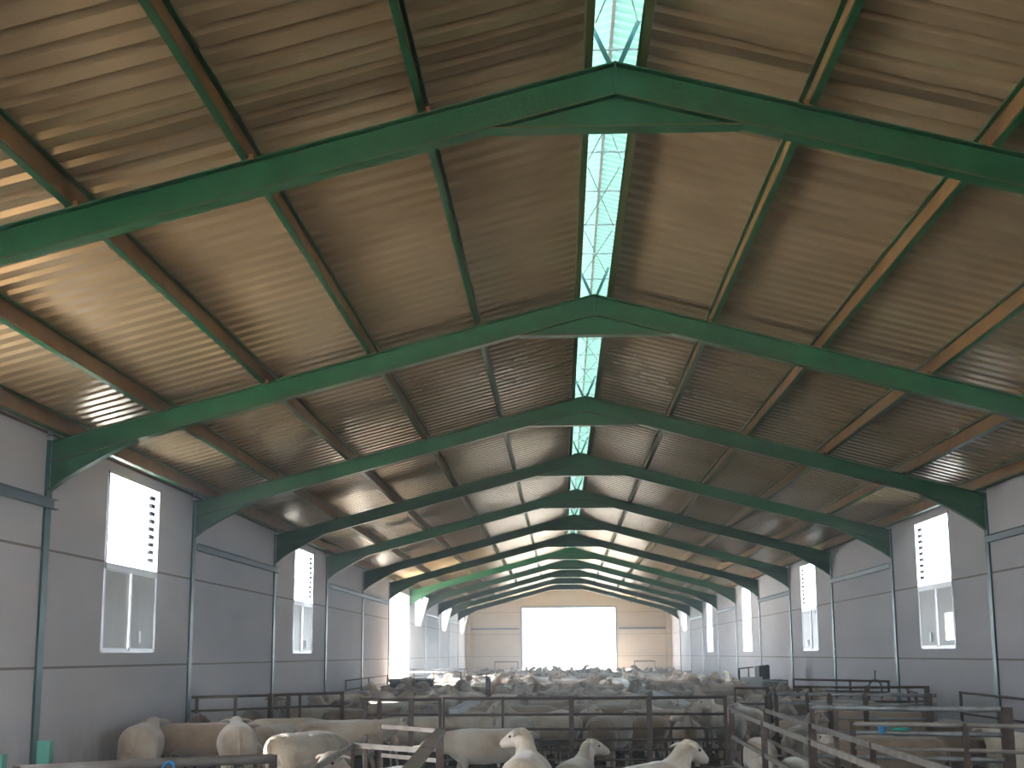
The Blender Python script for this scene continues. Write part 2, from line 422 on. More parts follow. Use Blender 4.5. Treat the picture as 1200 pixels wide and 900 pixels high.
# ------------------------------------------------------------------ portal frames
def frame(k, label):
    Y = FY(k); t = empty('portal_frame', (0, Y, 0)); tag(t, label, 'portal frame', 'green portal frames')
    fw = .065; ft = .010; dz = DEPTH
    for side, X in ((-1, XL), (1, XR)):
        s = side
        Xi = X - s * .025                      # inner face of the column flange
        zt = rz(X)
        # column
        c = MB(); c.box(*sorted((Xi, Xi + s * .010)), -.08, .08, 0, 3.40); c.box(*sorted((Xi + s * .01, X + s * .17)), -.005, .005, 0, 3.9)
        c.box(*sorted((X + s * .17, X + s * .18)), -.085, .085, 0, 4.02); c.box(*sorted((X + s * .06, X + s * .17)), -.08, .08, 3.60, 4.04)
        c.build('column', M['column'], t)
        # rafter
        xa = Xi
        b = MB()
        z = rz
        # web
        b.prism([(RX, z(RX) - ft), (xa, z(xa) - ft), (xa, z(xa) - dz + ft), (RX, z(RX) - dz + ft)], -.004, .004)
        # flanges
        b.prism([(RX, z(RX)), (xa, z(xa)), (xa, z(xa) - ft), (RX, z(RX) - ft)], -fw, fw)
        b.prism([(RX, z(RX) - dz + ft), (xa, z(xa) - dz + ft), (xa, z(xa) - dz), (RX, z(RX) - dz)], -fw, fw)
        raf = b.build('rafter', M['green'], t)
        e = MB()
        for yy in (-fw - .001, ):
            e.prism([(RX, z(RX) - dz + ft + .001), (xa, z(xa) - dz + ft + .001), (xa, z(xa) - dz + ft - .003), (RX, z(RX) - dz + ft - .003)], yy, yy + .001)
        e.build('worn_flange_edge', M['rust'], raf)
        for off in (1.22, 2.35, 3.47, 4.60):
            x = RX + s * off; q = MB(); q.box(*sorted((x - s * .03, x + s * .03)), -fw - .004, -fw + .012, z(x) - .004, z(x) + .035)
            q.build('purlin_cleat', M['rust'], raf)
        # haunch
        xh = X - s * .93; zb = 3.37
        h = MB()
        n = 6; curve = []
        for i in range(n + 1):
            u = i / n; x = xa + (xh - xa) * u; zz = zb + (z(xh) - dz - zb) * (u ** .85)
            curve.append((x, min(zz, z(x) - dz)))
        h.prism([(xa, z(xa) - dz)] + curve, -.004, .004)
        for i in range(n):
            (x0, z0), (x1, z1) = curve[i], curve[i + 1]
            h.prism([(x0, z0), (x1, z1), (x1, z1 - ft), (x0, z0 - ft)], -fw, fw)
        h.build('haunch', M['green'], t)
    # apex haunch
    za = 4.955; xl = RX - (Z_RIDGE - dz - za) / SLOPE; xr = RX + (Z_RIDGE - dz - za) / SLOPE
    a = MB(); a.prism([(xl, za), (RX, z(RX) - dz), (xr, za)], -.004, .004); a.prism([(xl, za), (xr, za), (xr, za - ft), (xl, za - ft)], -fw, fw)
    ap = a.build('apex_haunch', M['green'], t)
    e = MB(); e.box(xl, xr, -fw - .001, -fw, za - .004, za + .001); e.build('worn_flange_edge', M['rust'], ap)
    p = MB(); p.box(RX - .006, RX + .006, -fw, fw, z(RX) - dz, z(RX)); p.build('apex_plate', M['green_edge'], t)
FR = ['first', 'second', 'third', 'fourth', 'fifth', 'sixth', 'seventh', 'eighth', 'ninth', 'tenth', 'eleventh', 'twelfth']
for k in range(1, 13):
    extra = {1: 'rafters running out of the picture', 2: 'left foot before the first left window',
             3: 'left foot just past the first left window', 4: 'left foot just before the second left window',
             7: 'left foot before the side doorway', 8: 'left foot just past the side doorway', 12: 'the last one before the end gable'}.get(k, 'seen beneath the ones before it')
    frame(k, '%s green portal frame from the front, %s' % (FR[k - 1], extra))
frame(0, 'green steel portal frame behind the viewer'); frame(-1, 'green steel portal frame at the entrance end behind the viewer')

# girts on the walls between frames
def girt(side, k, label):
    X = XL if side < 0 else XR; s = -side
    b = MB(); y0, y1 = FY(k) + .1, FY(k + 1) - .1
    if k in (1, 3) and side < 0: y1 = FY(k + 1) + .14
    xa = X + s * .027
    b.box(*sorted((xa, xa + s * .006)), y0, y1, 3.175, 3.275); b.box(*sorted((xa, xa + s * .06)), y0, y1, 3.27, 3.276); b.box(*sorted((xa, xa + s * .06)), y0, y1, 3.175, 3.181)
    b.box(*sorted((X + s * .002, xa)), y0 + .2, y0 + .26, 3.18, 3.27); b.box(*sorted((X + s * .002, xa)), y1 - .26, y1 - .2, 3.18, 3.27)
    tag(b.build('wall_rail', M['girt']), label, 'steel rail', 'steel rails along the walls')
for k in (1, 3, 5, 6, 9, 11): girt(-1, k, 'blue-grey steel channel on the left wall between the %s and %s portal frames' % (FR[k - 1], FR[k]))
for k in (2, 4, 6, 8, 10): girt(1, k, 'blue-grey steel channel on the right wall between the %s and %s portal frames' % (FR[k - 1], FR[k]))

#F0#
# ------------------------------------------------------------------ pens, hurdles and troughs
FENCES = []
def hurdle(a, b, zs, posts, label, group=None, r=.02, rm='rusty', pm='rusty', pz=None, prad=.03, flat=False, cat='hurdle', z_end=None):
    """a,b: ground ends; zs rail heights; posts: fractions along it"""
    a, b = Vector((a[0], a[1], 0)), Vector((b[0], b[1], 0)); t = empty('metal_hurdle', a); tag(t, label, cat, group)
    d = b - a; FENCES.append((a.x, a.y, b.x, b.y))
    for i, z in enumerate(zs):
        m = MB(); dz = random.uniform(-.008, .008)
        if flat: m.bar((0, 0, z), d + Vector((0, 0, z + dz)), r * 1.3, r * 2.3)
        else: m.tube([(0, 0, z), d * .5 + Vector((0, 0, z + dz)), d + Vector((0, 0, z))], r if i else r * 1.15, 8)
        m.build('rail', M[rm], t, smooth=not flat)
    for f in posts:
        big = f if isinstance(f, tuple) else (f, prad)
        m = MB(); p = d * big[0]; h = (pz or max(zs)) + .02; w = big[1] * .62
        m.box(p.x - w, p.x + w, p.y - w, p.y + w, 0.0, h); m.build('post', M[pm], t)
    return t
def gp(px, py, z): p = atz(px, py, z); return (p.x, p.y)
def xat(px, Y): p = aty(px, 800, Y); return (p.x, Y)
# the long hurdle across the middle
YH = 19.0
a, b_ = xat(520, YH), xat(849, YH)
def fr(px): x = xat(px, YH)[0]; return (x - a[0]) / (b_[0] - a[0])
hurdle(a, b_, (1.09, .875, .70, .555, .43, .31, .20), [(0.0, .02), (fr(589), .026), (fr(669), .05), (fr(760), .055), (1.0, .035)], 'long dark seven-rail hurdle across the middle of the barn', r=.017)
a2 = xat(429, YH + .1); hurdle(a2, xat(516, YH), (1.075, .88), [(0.0, .035), ((xat(445, YH)[0] - a2[0]) / (a[0] - a2[0]), .045), ((xat(484, YH)[0] - a2[0]) / (a[0] - a2[0]), .05), (1, .03)], 'dark two-rail hurdle carrying the long hurdle on to the left pen corner', r=.016)
# left wall pen
hurdle((XL + .03, 20.8), gp(401, 811, 1.08), (1.07, .875), [(.03, .035), (.27, .035), (.50, .06), (.62, .045), (.70, .03), (1, .045)], 'dark two-rail pen fence from the left wall column to a corner post', r=.018)
# near rail at the bottom left and green posts
p0, p1 = gp(20, 903, 1.10), gp(320, 889, 1.10)
hurdle((p0[0], p0[1]), p1, (1.10, .88), [(0, .03), (1, .03)], 'worn pale rail across the bottom left corner with blue twine on it', r=.022, rm='palerail')
m = MB(); q = gp(197, 897, 1.12); m.tube([(q[0] + .03 * math.cos(t_ * .8), q[1] + .032 * math.sin(t_ * .8) , 1.10 + .035 * math.sin(t_ * .8)) for t_ in range(12)], .008, 6); m.tube([(q[0], q[1] - .03, 1.10), (q[0] + .01, q[1] - .035, 1.02)], .006, 6)
tag(m.build('twine_knot', M['skyblue'], smooth=True), 'bright blue twine knotted round the pale rail at the bottom left', 'twine')
for (px, py, hw, lb) in ((54, 868, .03, 'short green painted post standing before the left wall column'), (1, 884, .022, 'green painted post cut by the left edge of the picture')):
    Y = 7.4; q = aty(px, py, Y); m = MB(); m.box(q.x - hw, q.x + hw, Y - .03, Y + .03, 0, q.z); m.box(q.x - hw - .004, q.x - hw, Y - .034, Y + .034, 0, q.z)
    tag(m.build('gate_post', M['greenpost']), lb, 'post')
# the plank pen by the bottom centre
hurdle(gp(362, 905, 1.0), gp(430, 863, 1.0), (1.0,), [(0.1, .02), (.98, .02)], 'diagonal pale rail running from the bottom edge to the left pen', r=.016, rm='palerail', flat=True)
hurdle(gp(412, 873, 1.0), gp(497, 879, 1.0), (1.0, .72), [(0.02, .02), (.98, .025)], 'pale cross plank nearest the bottom between the diagonal rails', r=.016, rm='palerail', flat=True)
hurdle(gp(446, 851, 1.0), gp(519, 856, 1.0), (1.0, .74), [(0.02, .025), (.98, .025)], 'pale cross plank behind the other one at the head of the plank pen', r=.016, rm='palerail', flat=True)
t = empty('wooden_feed_board', (0, 0, 0)); tag(t, 'wide worn plank sloping up beside the feeding sheep', 'board')
a3, b3 = atz(478, 905, 1.0), atz(517, 856, 1.0)
m = MB(); m.bar(a3, b3, .085, .025, up=(.25, 0, 1)); m.build('plank', M['palerail'], t)
for q in (a3.lerp(b3, .06), a3.lerp(b3, .94)):
    m = MB(); m.box(q.x - .03, q.x + .03, q.y - .03, q.y + .03, 0, q.z - .01); m.build('post', M['rusty'], t)
# right-hand alley rails
def diag(p, q, z, zs, posts, lb, r=.019): return hurdle(gp(*p, z), gp(*q, z), zs, posts, lb, r=r, rm='palerail', flat=True)
e0 = gp(1034, 903, .92); s0 = (xat(856, YH)[0], YH - .1)
s0 = gp(857, 833, .95)
diag((857, 833), (1034, 903), .95, (.95, .64, .34), [(0, .05), (.36, .045), (.70, .045)], 'pale diagonal three-rail fence from the long hurdle end to the bottom edge')
diag((895, 832), (1115, 903), .95, (.95, .60), [(0.02, .04), (.42, .055), (.74, .035)], 'second pale diagonal fence right of the alley with a thick dark post')
# cross fences of the right pens
GRF = None
def cross(pxa, pxb, Ya, Yb, zs, posts, lb, r=.018, rm='galv', pm='rusty', **k):
    A = xat(pxa, Ya); B = xat(pxb, Yb); B = (min(B[0], XR - .08), B[1])
    return hurdle(A, B, zs, posts, lb, r=r, rm=rm, pm=pm, **k)
cross(930, 1041, 29.2, 26.6, (1.13, .93, .7), [(0, .03), (.62, .03), (1, .03)], 'rusty hurdle farthest back in the right pens with a box-ended top rail', rm='rusty')
cross(930, 1090, 24.9, 24.2, (1.08, .85, .62), [(.03, .04), (.13, .035), (.55, .06), (.985, .06)], 'dark fence with thick posts second back in the right pens', rm='rusty')
cross(905, 1096, 19.9, 18.9, (1.10, .98, .80, .62), [(.02, .04), (.22, .04), (.36, .05), (.58, .05), (.95, .075)], 'grey four-rail fence ending at the thick brown timber post', r=.02)
cross(948, 1184, 15.0, 14.2, (1.10, .86, .62, .36), [(.01, .035), (.13, .035), (.97, .08)], 'thick grey top rail fence ending at the dark post by the right wall', r=.024)
cross(995, 1240, 12.4, 11.6, (1.06, .86, .64, .45), [(.005, .035), (.56, .035)], 'pale four-rail fence crossing the right pens in front of the broadside sheep', r=.016, rm='palerail')
hurdle((xat(1062, 24)[0], 24), (xat(1085, 19.5)[0], 19.5), (1.05, .80), [(.1, .035), (.5, .035)], 'short dark hurdle joining two cross fences left of the timber post', r=.016)
hurdle((XR - .38, 21.2), (XR - .34, 14.6), (1.07, .78, .5), [(0, .03), (.5, .03), (1, .04)], 'rusty hurdle running along the foot of the right wall', r=.014)
hurdle((XR - .34, 14.4), (XR - .3, 10.5), (1.06, .78), [(0, .03)], 'short rusty hurdle along the right wall beside the picture edge', r=.014)
hurdle((xat(907, 27)[0], 27), (xat(897, 20)[0], 20), (1.05, .72), [(0, .03), (.5, .035), (1, .035)], 'dark hurdle closing the near alley side of the right pens', r=.018)
cross(861, 899, 25, 24.9, (1.06, .8), [(0, .03), (1, .04)], 'dark gate at the far end of the alley below the blue hopper', rm='rusty')
# far left fences by the side doorway
GL2 = 'hurdles before the side doorway'
hurdle((XL + .1, 35.2), (XL + .1, 43.6), (1.05, .82, .55), [(0, .025), (.5, .025), (1, .025)], 'thin dark hurdle along the left wall before the side doorway', r=.014)
hurdle(xat(458, 46), xat(540, 44), (1.12, .82), [(.3, .03), (.62, .035), (1, .035)], 'sunlit hurdle just inside the side doorway', r=.02, rm='galv')
hurdle(xat(478, 52), xat(548, 52), (1.15, .9, .6), [(.1, .03), (.5, .03), (.95, .03)], 'pale hurdle farther in beyond the side doorway', r=.025, rm='galv')
hurdle(xat(570, 42), xat(574, 33), (1.08, .8, .5), [(0, .04), (.5, .035), (1, .035)], 'dark hurdle end standing among the sunlit sheep before the end wall', r=.018)
for i, (pa, pb) in enumerate(((580, 607), (744, 768))): hurdle(xat(pa, Y_END - .6), xat(pb, Y_END - .6), (1.25, .6), [(0, .04), (1, .04)], 'faint hurdle leaning before the end gable %s of the end doorway' % ('left', 'right')[i], r=.03)
# troughs
TR = []
def trough(pa, pb, z, w, lb, m1='white', leg=True):
    A, B = atz(*pa, z), atz(*pb, z); t = empty('feed_trough', (0, 0, 0)); tag(t, lb, 'trough')
    d = (B - A).normalized(); s = Vector((-d.y, d.x, 0))
    m = MB()
    P = lambda p, o, h: p + s * o + Vector((0, 0, h))
    for sg in (-1, 1):
        m.bar(P(A, sg * w / 2, -.04), P(B, sg * w / 2, -.04), .015, .09)
    m.bar(P(A, 0, -.08), P(B, 0, -.08), w, .02)
    for q in (A, B): m.bar(P(q, -w / 2, -.04), P(q, w / 2, -.04), .02, .09)
    m.build('trough_body', M[m1], t)
    m = MB(); m.bar(P(A, -w / 2, .012), P(B, -w / 2, .012), .03, .012); m.bar(P(A, w / 2, .012), P(B, w / 2, .012), .03, .012); m.build('rim', M[m1], t)
    n = max(2, int((B - A).length / 2.5) + 1)
    for i in range(n):
        c = A.lerp(B, (i + .3) / (n - .4)); l = MB(); l.box(c.x - .03, c.x + .03, c.y - .03, c.y + .03, 0, z - .09); l.build('leg', M['rusty'], t)
    TR.append((A, B, w)); FENCES.append((A.x, A.y, B.x, B.y))
trough((770, 810), (812, 829), .80, .20, 'long white trough slanting through the crowd behind the long hurdle')
trough((722, 796), (750, 804), .80, .4, 'shiny trough near the end doorway right of the glare')
trough((559, 819), (531, 832), .80, .12, 'pale trough slanting down behind the left end of the long hurdle')
trough((513, 824), (493, 832), .80, .10, 'small pale trough between two posts left of the long hurdle', 'palerail')
def TROUGH(x, y):
    for A, B, w in TR:
        d = B - A; l = d.xy.length_squared; u = max(0, min(1, ((x - A.x) * d.x + (y - A.y) * d.y) / l))
        if math.hypot(x - A.x - u * d.x, y - A.y - u * d.y) < w / 2 + .3: return True
    return False
# feed hopper by the right wall
Yh = 37.0
t = empty('feed_hopper', (0, Yh, 0)); tag(t, 'white and grey feed hopper with a railed frame and dark box by the right wall', 'feed hopper')
x0, x1, x2 = xat(867, Yh)[0], xat(892, Yh)[0], xat(927, Yh)[0] - .1
m = MB(); m.box(x0, x1, -.25, -.22, .66, 1.06); m.build('white_side_panel', M['white'], t)
m = MB(); v = [(x0, -.22, .62), (x2, -.22, .62), (x2, .7, .62), (x0, .7, .62)]
m.box(x0, x2, -.2, .72, .58, .62); m.box(x0, x2, -.2, -.18, .62, .98); m.box(x0, x2, .70, .72, .62, .98); m.box(x2 - .02, x2, -.2, .72, .62, .9); m.box(x0, x0 + .02, -.2, .72, .62, .98); m.build('trough_body', M['galv'], t)
m = MB(); m.bar((x0, -.25, 1.0), (x2, -.25, .93), .05, .03); m.build('rim', M['white'], t)
m = MB()
for xx in (x0 + .03, (x0 + x1) / 2, x1): m.tube([(xx, .3, .62), (xx, .3, 1.26 + (xx - x0) * .10)], .018, 6)
m.tube([(x0 + .03, .3, 1.26), (x1 + .25, .3, 1.34)], .018, 6); m.build('rail_frame', M['rusty'], t)
m = MB(); m.box(x1 - .02, x1 + .24, .1, .45, 1.0, 1.33); m.build('dark_box', M['dark'], t)
m = MB(); m.box(x1 - .14, x1 - .03, .08, .4, 1.02, 1.32); m.build('pale_box_cover', M['white'], t)
for xx in (x0 + .1, x2 - .1):
    for yy in (-.12, .62): m = MB(); m.box(xx - .03, xx + .03, yy - .03, yy + .03, 0, .58); m.build('leg', M['rusty'], t)
# dark feeder at the side doorway
ps = xat(462, 41)[0], xat(512, 41)[0]
t = empty('feed_rack', (0, 40, 0)); tag(t, 'dark feed rack silhouetted at the foot of the side doorway', 'feed rack')
m = MB(); m.prism([(ps[0], .98), (ps[1], 1.0), (ps[1] - .12, .55), (ps[0] + .12, .55)], -.35, .35); m.build('hopper_body', M['dark'], t)
m = MB(); m.box(ps[0] - .02, ps[1] + .02, -.38, .38, .98, 1.02); m.build('rim', M['galv'], t)
for xx in (ps[0] + .15, ps[1] - .15):
    m = MB(); m.box(xx - .03, xx + .03, -.3, .3, 0, .55); m.build('leg', M['dark'], t)
FENCES.append((ps[0], 40, ps[1], 40))
# tubs and buckets
def tub(x, y, z, r, h, m1, lb):
    t = empty('plastic_tub', (x, y, z)); tag(t, lb, 'tub'); m = MB(); n = 24; v = []; prof = [(r * .8, 0), (r, h), (r + .015, h), (r + .015, h - .02), (r - .012, h - .001), (r * .8 - .012, .012)]
    prof = [(0.001, 0), (r * .8, 0), (r, h - .02), (r + .018, h - .02), (r + .018, h), (r - .012, h), (r * .8 - .012, .015), (.001, .015)]
    for R_, H_ in prof: v += [(R_ * math.cos(2 * PI * k / n), R_ * math.sin(2 * PI * k / n), H_) for k in range(n)]
    f = [(i * n + k, i * n + (k + 1) % n, (i + 1) * n + (k + 1) % n, (i + 1) * n + k) for i in range(len(prof) - 1) for k in range(n)]
    m.add(v, f); m.build('bucket_body', M[m1], t, smooth=False)
    h_ = MB(); h_.tube([(r * math.cos(a_), 0, h - .02 + .06 * math.sin(a_)) for a_ in [PI * i / 10 for i in range(11)]], .006, 6); h_.build('handle', M['galv'], t)
q = gp(856, 893, .32); tub(q[0] - .10, 17.4, .0, .17, .30, 'blue', 'round royal blue tub on the floor at the end of the long hurdle')
q = aty(1029, 852, 14.9); tub(q.x, 14.72, q.z - .06, .045, .09, 'skyblue', 'small light blue bucket hooked on the rails of the right pens')
q = aty(1051, 853, 14.9); tub(q.x, 14.74, q.z - .07, .085, .08, 'teal', 'small green dish hooked on the rails beside the light blue bucket')
q = aty(1199, 896, 11.2); tub(q.x + .03, 11.2, 0, .16, .74, 'teal', 'tall teal bin cut by the bottom right corner of the picture')
# arched hoop by the right wall
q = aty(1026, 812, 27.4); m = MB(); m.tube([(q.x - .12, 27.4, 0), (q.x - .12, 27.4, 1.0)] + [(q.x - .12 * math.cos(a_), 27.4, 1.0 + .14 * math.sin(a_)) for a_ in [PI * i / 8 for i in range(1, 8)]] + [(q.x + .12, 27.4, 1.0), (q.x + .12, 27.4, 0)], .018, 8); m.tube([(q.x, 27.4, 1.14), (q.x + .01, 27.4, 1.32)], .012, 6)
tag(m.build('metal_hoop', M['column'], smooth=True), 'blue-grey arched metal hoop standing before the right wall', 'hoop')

#F1#
#S0#
# ------------------------------------------------------------------ sheep
def loft(b, st, n=14, m=0):
    """st: (centre, half width, half height); rings perpendicular to the path"""
    C = [Vector(q[0]) for q in st]; v = []; f = []
    for i, (c, w, h) in enumerate(st):
        t = (C[min(i + 1, len(C) - 1)] - C[max(i - 1, 0)]).normalized()
        sx = Vector((0, 0, 1)).cross(t)
        if sx.length < .2: sx = Vector((0, 1, 0)) - t * t.y
        sx.normalize()
        if sx.y < 0: sx = -sx
        uz = t.cross(sx).normalized()
        if uz.z < 0 and abs(uz.z) > .3: uz = -uz
        for k in range(n):
            a = 2 * PI * k / n; v.append(C[i] + sx * math.cos(a) * w + uz * math.sin(a) * h)
    for i in range(len(C) - 1):
        for k in range(n): f.append((i * n + k, i * n + (k + 1) % n, (i + 1) * n + (k + 1) % n, (i + 1) * n + k))
    f.append(tuple(range(n))[::-1]); f.append(tuple((len(C) - 1) * n + k for k in range(n)))
    b.add(v, f, m)
def joined(m2, mb, voxel, deci):
    me = bpy.data.meshes.new('sheep'); me.from_pydata(mb.v, [], mb.f)
    bm = bmesh.new(); bm.from_mesh(me); bmesh.ops.recalc_face_normals(bm, faces=bm.faces); bm.to_mesh(me); bm.free()
    o = bpy.data.objects.new('tmp', me); COL.objects.link(o)
    r = o.modifiers.new('r', 'REMESH'); r.mode = 'VOXEL'; r.voxel_size = voxel
    s = o.modifiers.new('s', 'SMOOTH'); s.factor = .5; s.iterations = 4
    if deci < 1: d = o.modifiers.new('d', 'DECIMATE'); d.ratio = deci
    dg = bpy.context.evaluated_depsgraph_get(); e = o.evaluated_get(dg)
    out = bpy.data.meshes.new_from_object(e); bpy.data.objects.remove(o)
    return out
def sheep_mesh(pose, voxel=.016, deci=1.0):
    """forward is +x; feet at z = 0; back about 0.76 m up"""
    poll, aim, stride, lean = pose['poll'], Vector(pose['aim']).normalized(), pose.get('stride', 0), pose.get('curve', 0)
    b = MB()
    cy_ = lambda x: lean * (x * x)
    loft(b, [((-.535, cy_(-.53), .60), .03, .04), ((-.51, cy_(-.5), .60), .10, .11), ((-.45, cy_(-.45), .59), .158, .155), ((-.33, cy_(-.33), .575), .19, .182), ((-.15, cy_(-.15), .55), .21, .205),
             ((.05, 0, .54), .218, .215), ((.22, cy_(.22), .55), .195, .212), ((.35, cy_(.35), .565), .165, .19), ((.44, cy_(.44), .58), .12, .145), ((.49, cy_(.48), .59), .05, .07)], 18)
    P = Vector(poll); base = Vector((.34, cy_(.34), .60)); mid = base.lerp(P, .55) + Vector((.03, 0, -.015))
    loft(b, [(base, .13, .15), (base.lerp(mid, .5), .112, .14), (mid, .088, .115), (mid.lerp(P, .6), .072, .088), (P, .06, .07)], 14)
    hl = .25; a0 = P - aim * .035
    loft(b, [(a0, .045, .05), (P + aim * .02, .068, .076), (P + aim * .07, .072, .08), (P + aim * .13, .058, .068), (P + aim * .19, .043, .05), (P + aim * (hl - .03), .036, .04), (P + aim * hl, .02, .024)], 14)
    side = Vector((0, 0, 1)).cross(aim)
    if side.length < .2: side = Vector((0, 1, 0))
    side.normalize(); hu = aim.cross(side)
    if hu.z < 0: hu = -hu
    for s in (-1, 1):
        e0 = P + aim * .015 + side * (s * .055) + hu * .03
        loft(b, [(e0, .028, .016), (e0 + side * s * .05 - aim * .01 - hu * .005, .034, .014), (e0 + side * s * .10 - aim * .02 - hu * .03, .028, .012), (e0 + side * s * .13 - aim * .025 - hu * .05, .010, .008)], 8)
    for s in (-1, 1):
        st = stride * s
        loft(b, [((.31, .10 * s, .56), .07, .10), ((.30 + st * .2, .115 * s, .42), .05, .07), ((.30 + st * .5, .11 * s, .32), .036, .042), ((.32 + st * .8, .108 * s, .22), .030, .032), ((.31 + st, .105 * s, .10), .021, .022), ((.31 + st, .105 * s, .05), .025, .025), ((.33 + st, .105 * s, 0), .031, .031)], 10)
        sh = -st
        loft(b, [((-.37, .10 * s, .56), .085, .13), ((-.35 + sh * .2, .12 * s, .43), .072, .115), ((-.35 + sh * .5, .12 * s, .34), .048, .075), ((-.44 + sh * .8, .115 * s, .25), .030, .038), ((-.43 + sh, .11 * s, .12), .021, .023), ((-.42 + sh, .11 * s, .05), .025, .025), ((-.40 + sh, .11 * s, 0), .031, .031)], 10)
    loft(b, [((-.50, 0, .70), .03, .03), ((-.555, 0, .64), .028, .022), ((-.575, 0, .52), .022, .018), ((-.57, 0, .40), .014, .012)], 8)
    me = joined('', b, voxel, deci)
    for m_ in (M['cream'], M['face'], M['hoof']): me.materials.append(m_)
    vs_ = me.vertices
    for p in me.polygons:
        c = p.center; p.use_smooth = True
        h = c - P; al = h.dot(aim)
        if (al > -.005 and (h - aim * al).length < .20) and al < .32: p.material_index = 1
        elif c.z < .045: p.material_index = 2
        elif c.z < .27: p.material_index = 1
        else: p.material_index = 0
    eyes = []
    for s in (-1, 1): eyes.append(P + aim * .095 + side * (s * .062) + hu * .022)
    return me, eyes
POSES = {
 'up':    dict(poll=(.55, 0, .86), aim=(.9, 0, -.5)),
 'upleft': dict(poll=(.54, .06, .86), aim=(.45, .8, -.35), curve=.15),
 'upright': dict(poll=(.54, -.06, .86), aim=(.45, -.8, -.35), curve=-.15),
 'level': dict(poll=(.68, .0, .74), aim=(.85, .1, -.55), stride=.06),
 'low':   dict(poll=(.72, .02, .58), aim=(.6, .05, -.85), stride=-.05),
 'graze': dict(poll=(.72, .0, .38), aim=(.45, 0, -.9), stride=.05),
 'down_up': dict(poll=(.60, -.04, .84), aim=(.75, -.45, -.5), curve=-.1),
 'back':  dict(poll=(.47, .10, .86), aim=(-.2, .85, -.25), curve=.2),
 'lifted': dict(poll=(.54, 0, .92), aim=(.95, 0, .05)),
}
SM = {}; EYES = {}
for n_, p_ in POSES.items():
    SM[n_], EYES[n_] = sheep_mesh(p_)
COLV = {}
def coloured(pose, colour):
    if colour == 'cream': return SM[pose]
    if (pose, colour) not in COLV:
        me = SM[pose].copy(); me.materials[0] = M[colour]
        if colour == 'brown': me.materials[1] = M['tan']
        COLV[(pose, colour)] = me
    return COLV[(pose, colour)]
eye_mb = MB(); 
def sphere_mesh(r):
    me = bpy.data.meshes.new('eye'); bm = bmesh.new(); bmesh.ops.create_icosphere(bm, subdivisions=2, radius=r); bm.to_mesh(me); bm.free(); me.materials.append(M['eye'])
    for p in me.polygons: p.use_smooth = True
    return me
EYE = sphere_mesh(.0115)
PLACED = []
def capsule(x, y, a, L=.52):
    return (x - .36 * math.cos(a), y - .36 * math.sin(a), x + .60 * math.cos(a), y + .60 * math.sin(a))
def seg_dist(p, q):
    # distance between two segments by sampling
    best = 9
    for i in range(5):
        t = i / 4; ax = p[0] + (p[2] - p[0]) * t; ay = p[1] + (p[3] - p[1]) * t
        dx = q[2] - q[0]; dy = q[3] - q[1]; l = dx * dx + dy * dy
        u = max(0, min(1, ((ax - q[0]) * dx + (ay - q[1]) * dy) / l)); d = math.hypot(ax - q[0] - u * dx, ay - q[1] - u * dy)
        best = min(best, d)
        t = i / 4; ax = q[0] + (q[2] - q[0]) * t; ay = q[1] + (q[3] - q[1]) * t
        dx = p[2] - p[0]; dy = p[3] - p[1]; l = dx * dx + dy * dy
        u = max(0, min(1, ((ax - p[0]) * dx + (ay - p[1]) * dy) / l)); d = math.hypot(ax - p[0] - u * dx, ay - p[1] - u * dy)
        best = min(best, d)
    return best
def clear(x, y, a, gap):
    c = capsule(x, y, a)
    for (q, X, Y) in PLACED:
        if abs(X - x) < 1.6 and abs(Y - y) < 1.6 and seg_dist(c, q) < gap: return False
    return True
def fenced(x, y, a):
    c = (x - .5 * math.cos(a), y - .5 * math.sin(a), x + .62 * math.cos(a), y + .62 * math.sin(a))
    return any(seg_dist(c, q) < .27 for q in FENCES)
def sheep(x, y, ang, pose='up', colour='cream', label='', group='sheep in the barn', sc=1.0, eyes=True, mark=True):
    o = bpy.data.objects.new('sheep', coloured(pose, colour)); COL.objects.link(o)
    o.location = (x, y, 0.0); o.rotation_euler = (0, 0, ang); o.scale = (sc, sc, sc)
    tag(o, label, 'sheep', group)
    if eyes:
        for e in EYES[pose]:
            q = bpy.data.objects.new('eye', EYE); COL.objects.link(q); q.parent = o; q.location = e
    if mark: PLACED.append((capsule(x, y, ang), x, y))
    return o
D2R = math.radians
def at_back(px, py, ang, pose, colour, label, sc=1.0, off=0.0, group='sheep in the front pens'):
    sc *= 1.09
    """px,py: where the highest part of the back shows"""
    p = atz(px, py, .76 * sc)
    return sheep(p.x - off * math.cos(D2R(ang)), p.y - off * math.sin(D2R(ang)), D2R(ang), pose, colour, label, group, sc)

def alley(Y):
    xs = []
    for q in (FENCES[7], FENCES[8]):
        t_ = (Y - q[1]) / (q[3] - q[1]); xs.append(q[0] + (q[2] - q[0]) * t_)
    q = FENCES[7]; return sum(xs) / 2, math.atan2(q[1] - q[3], q[0] - q[2])
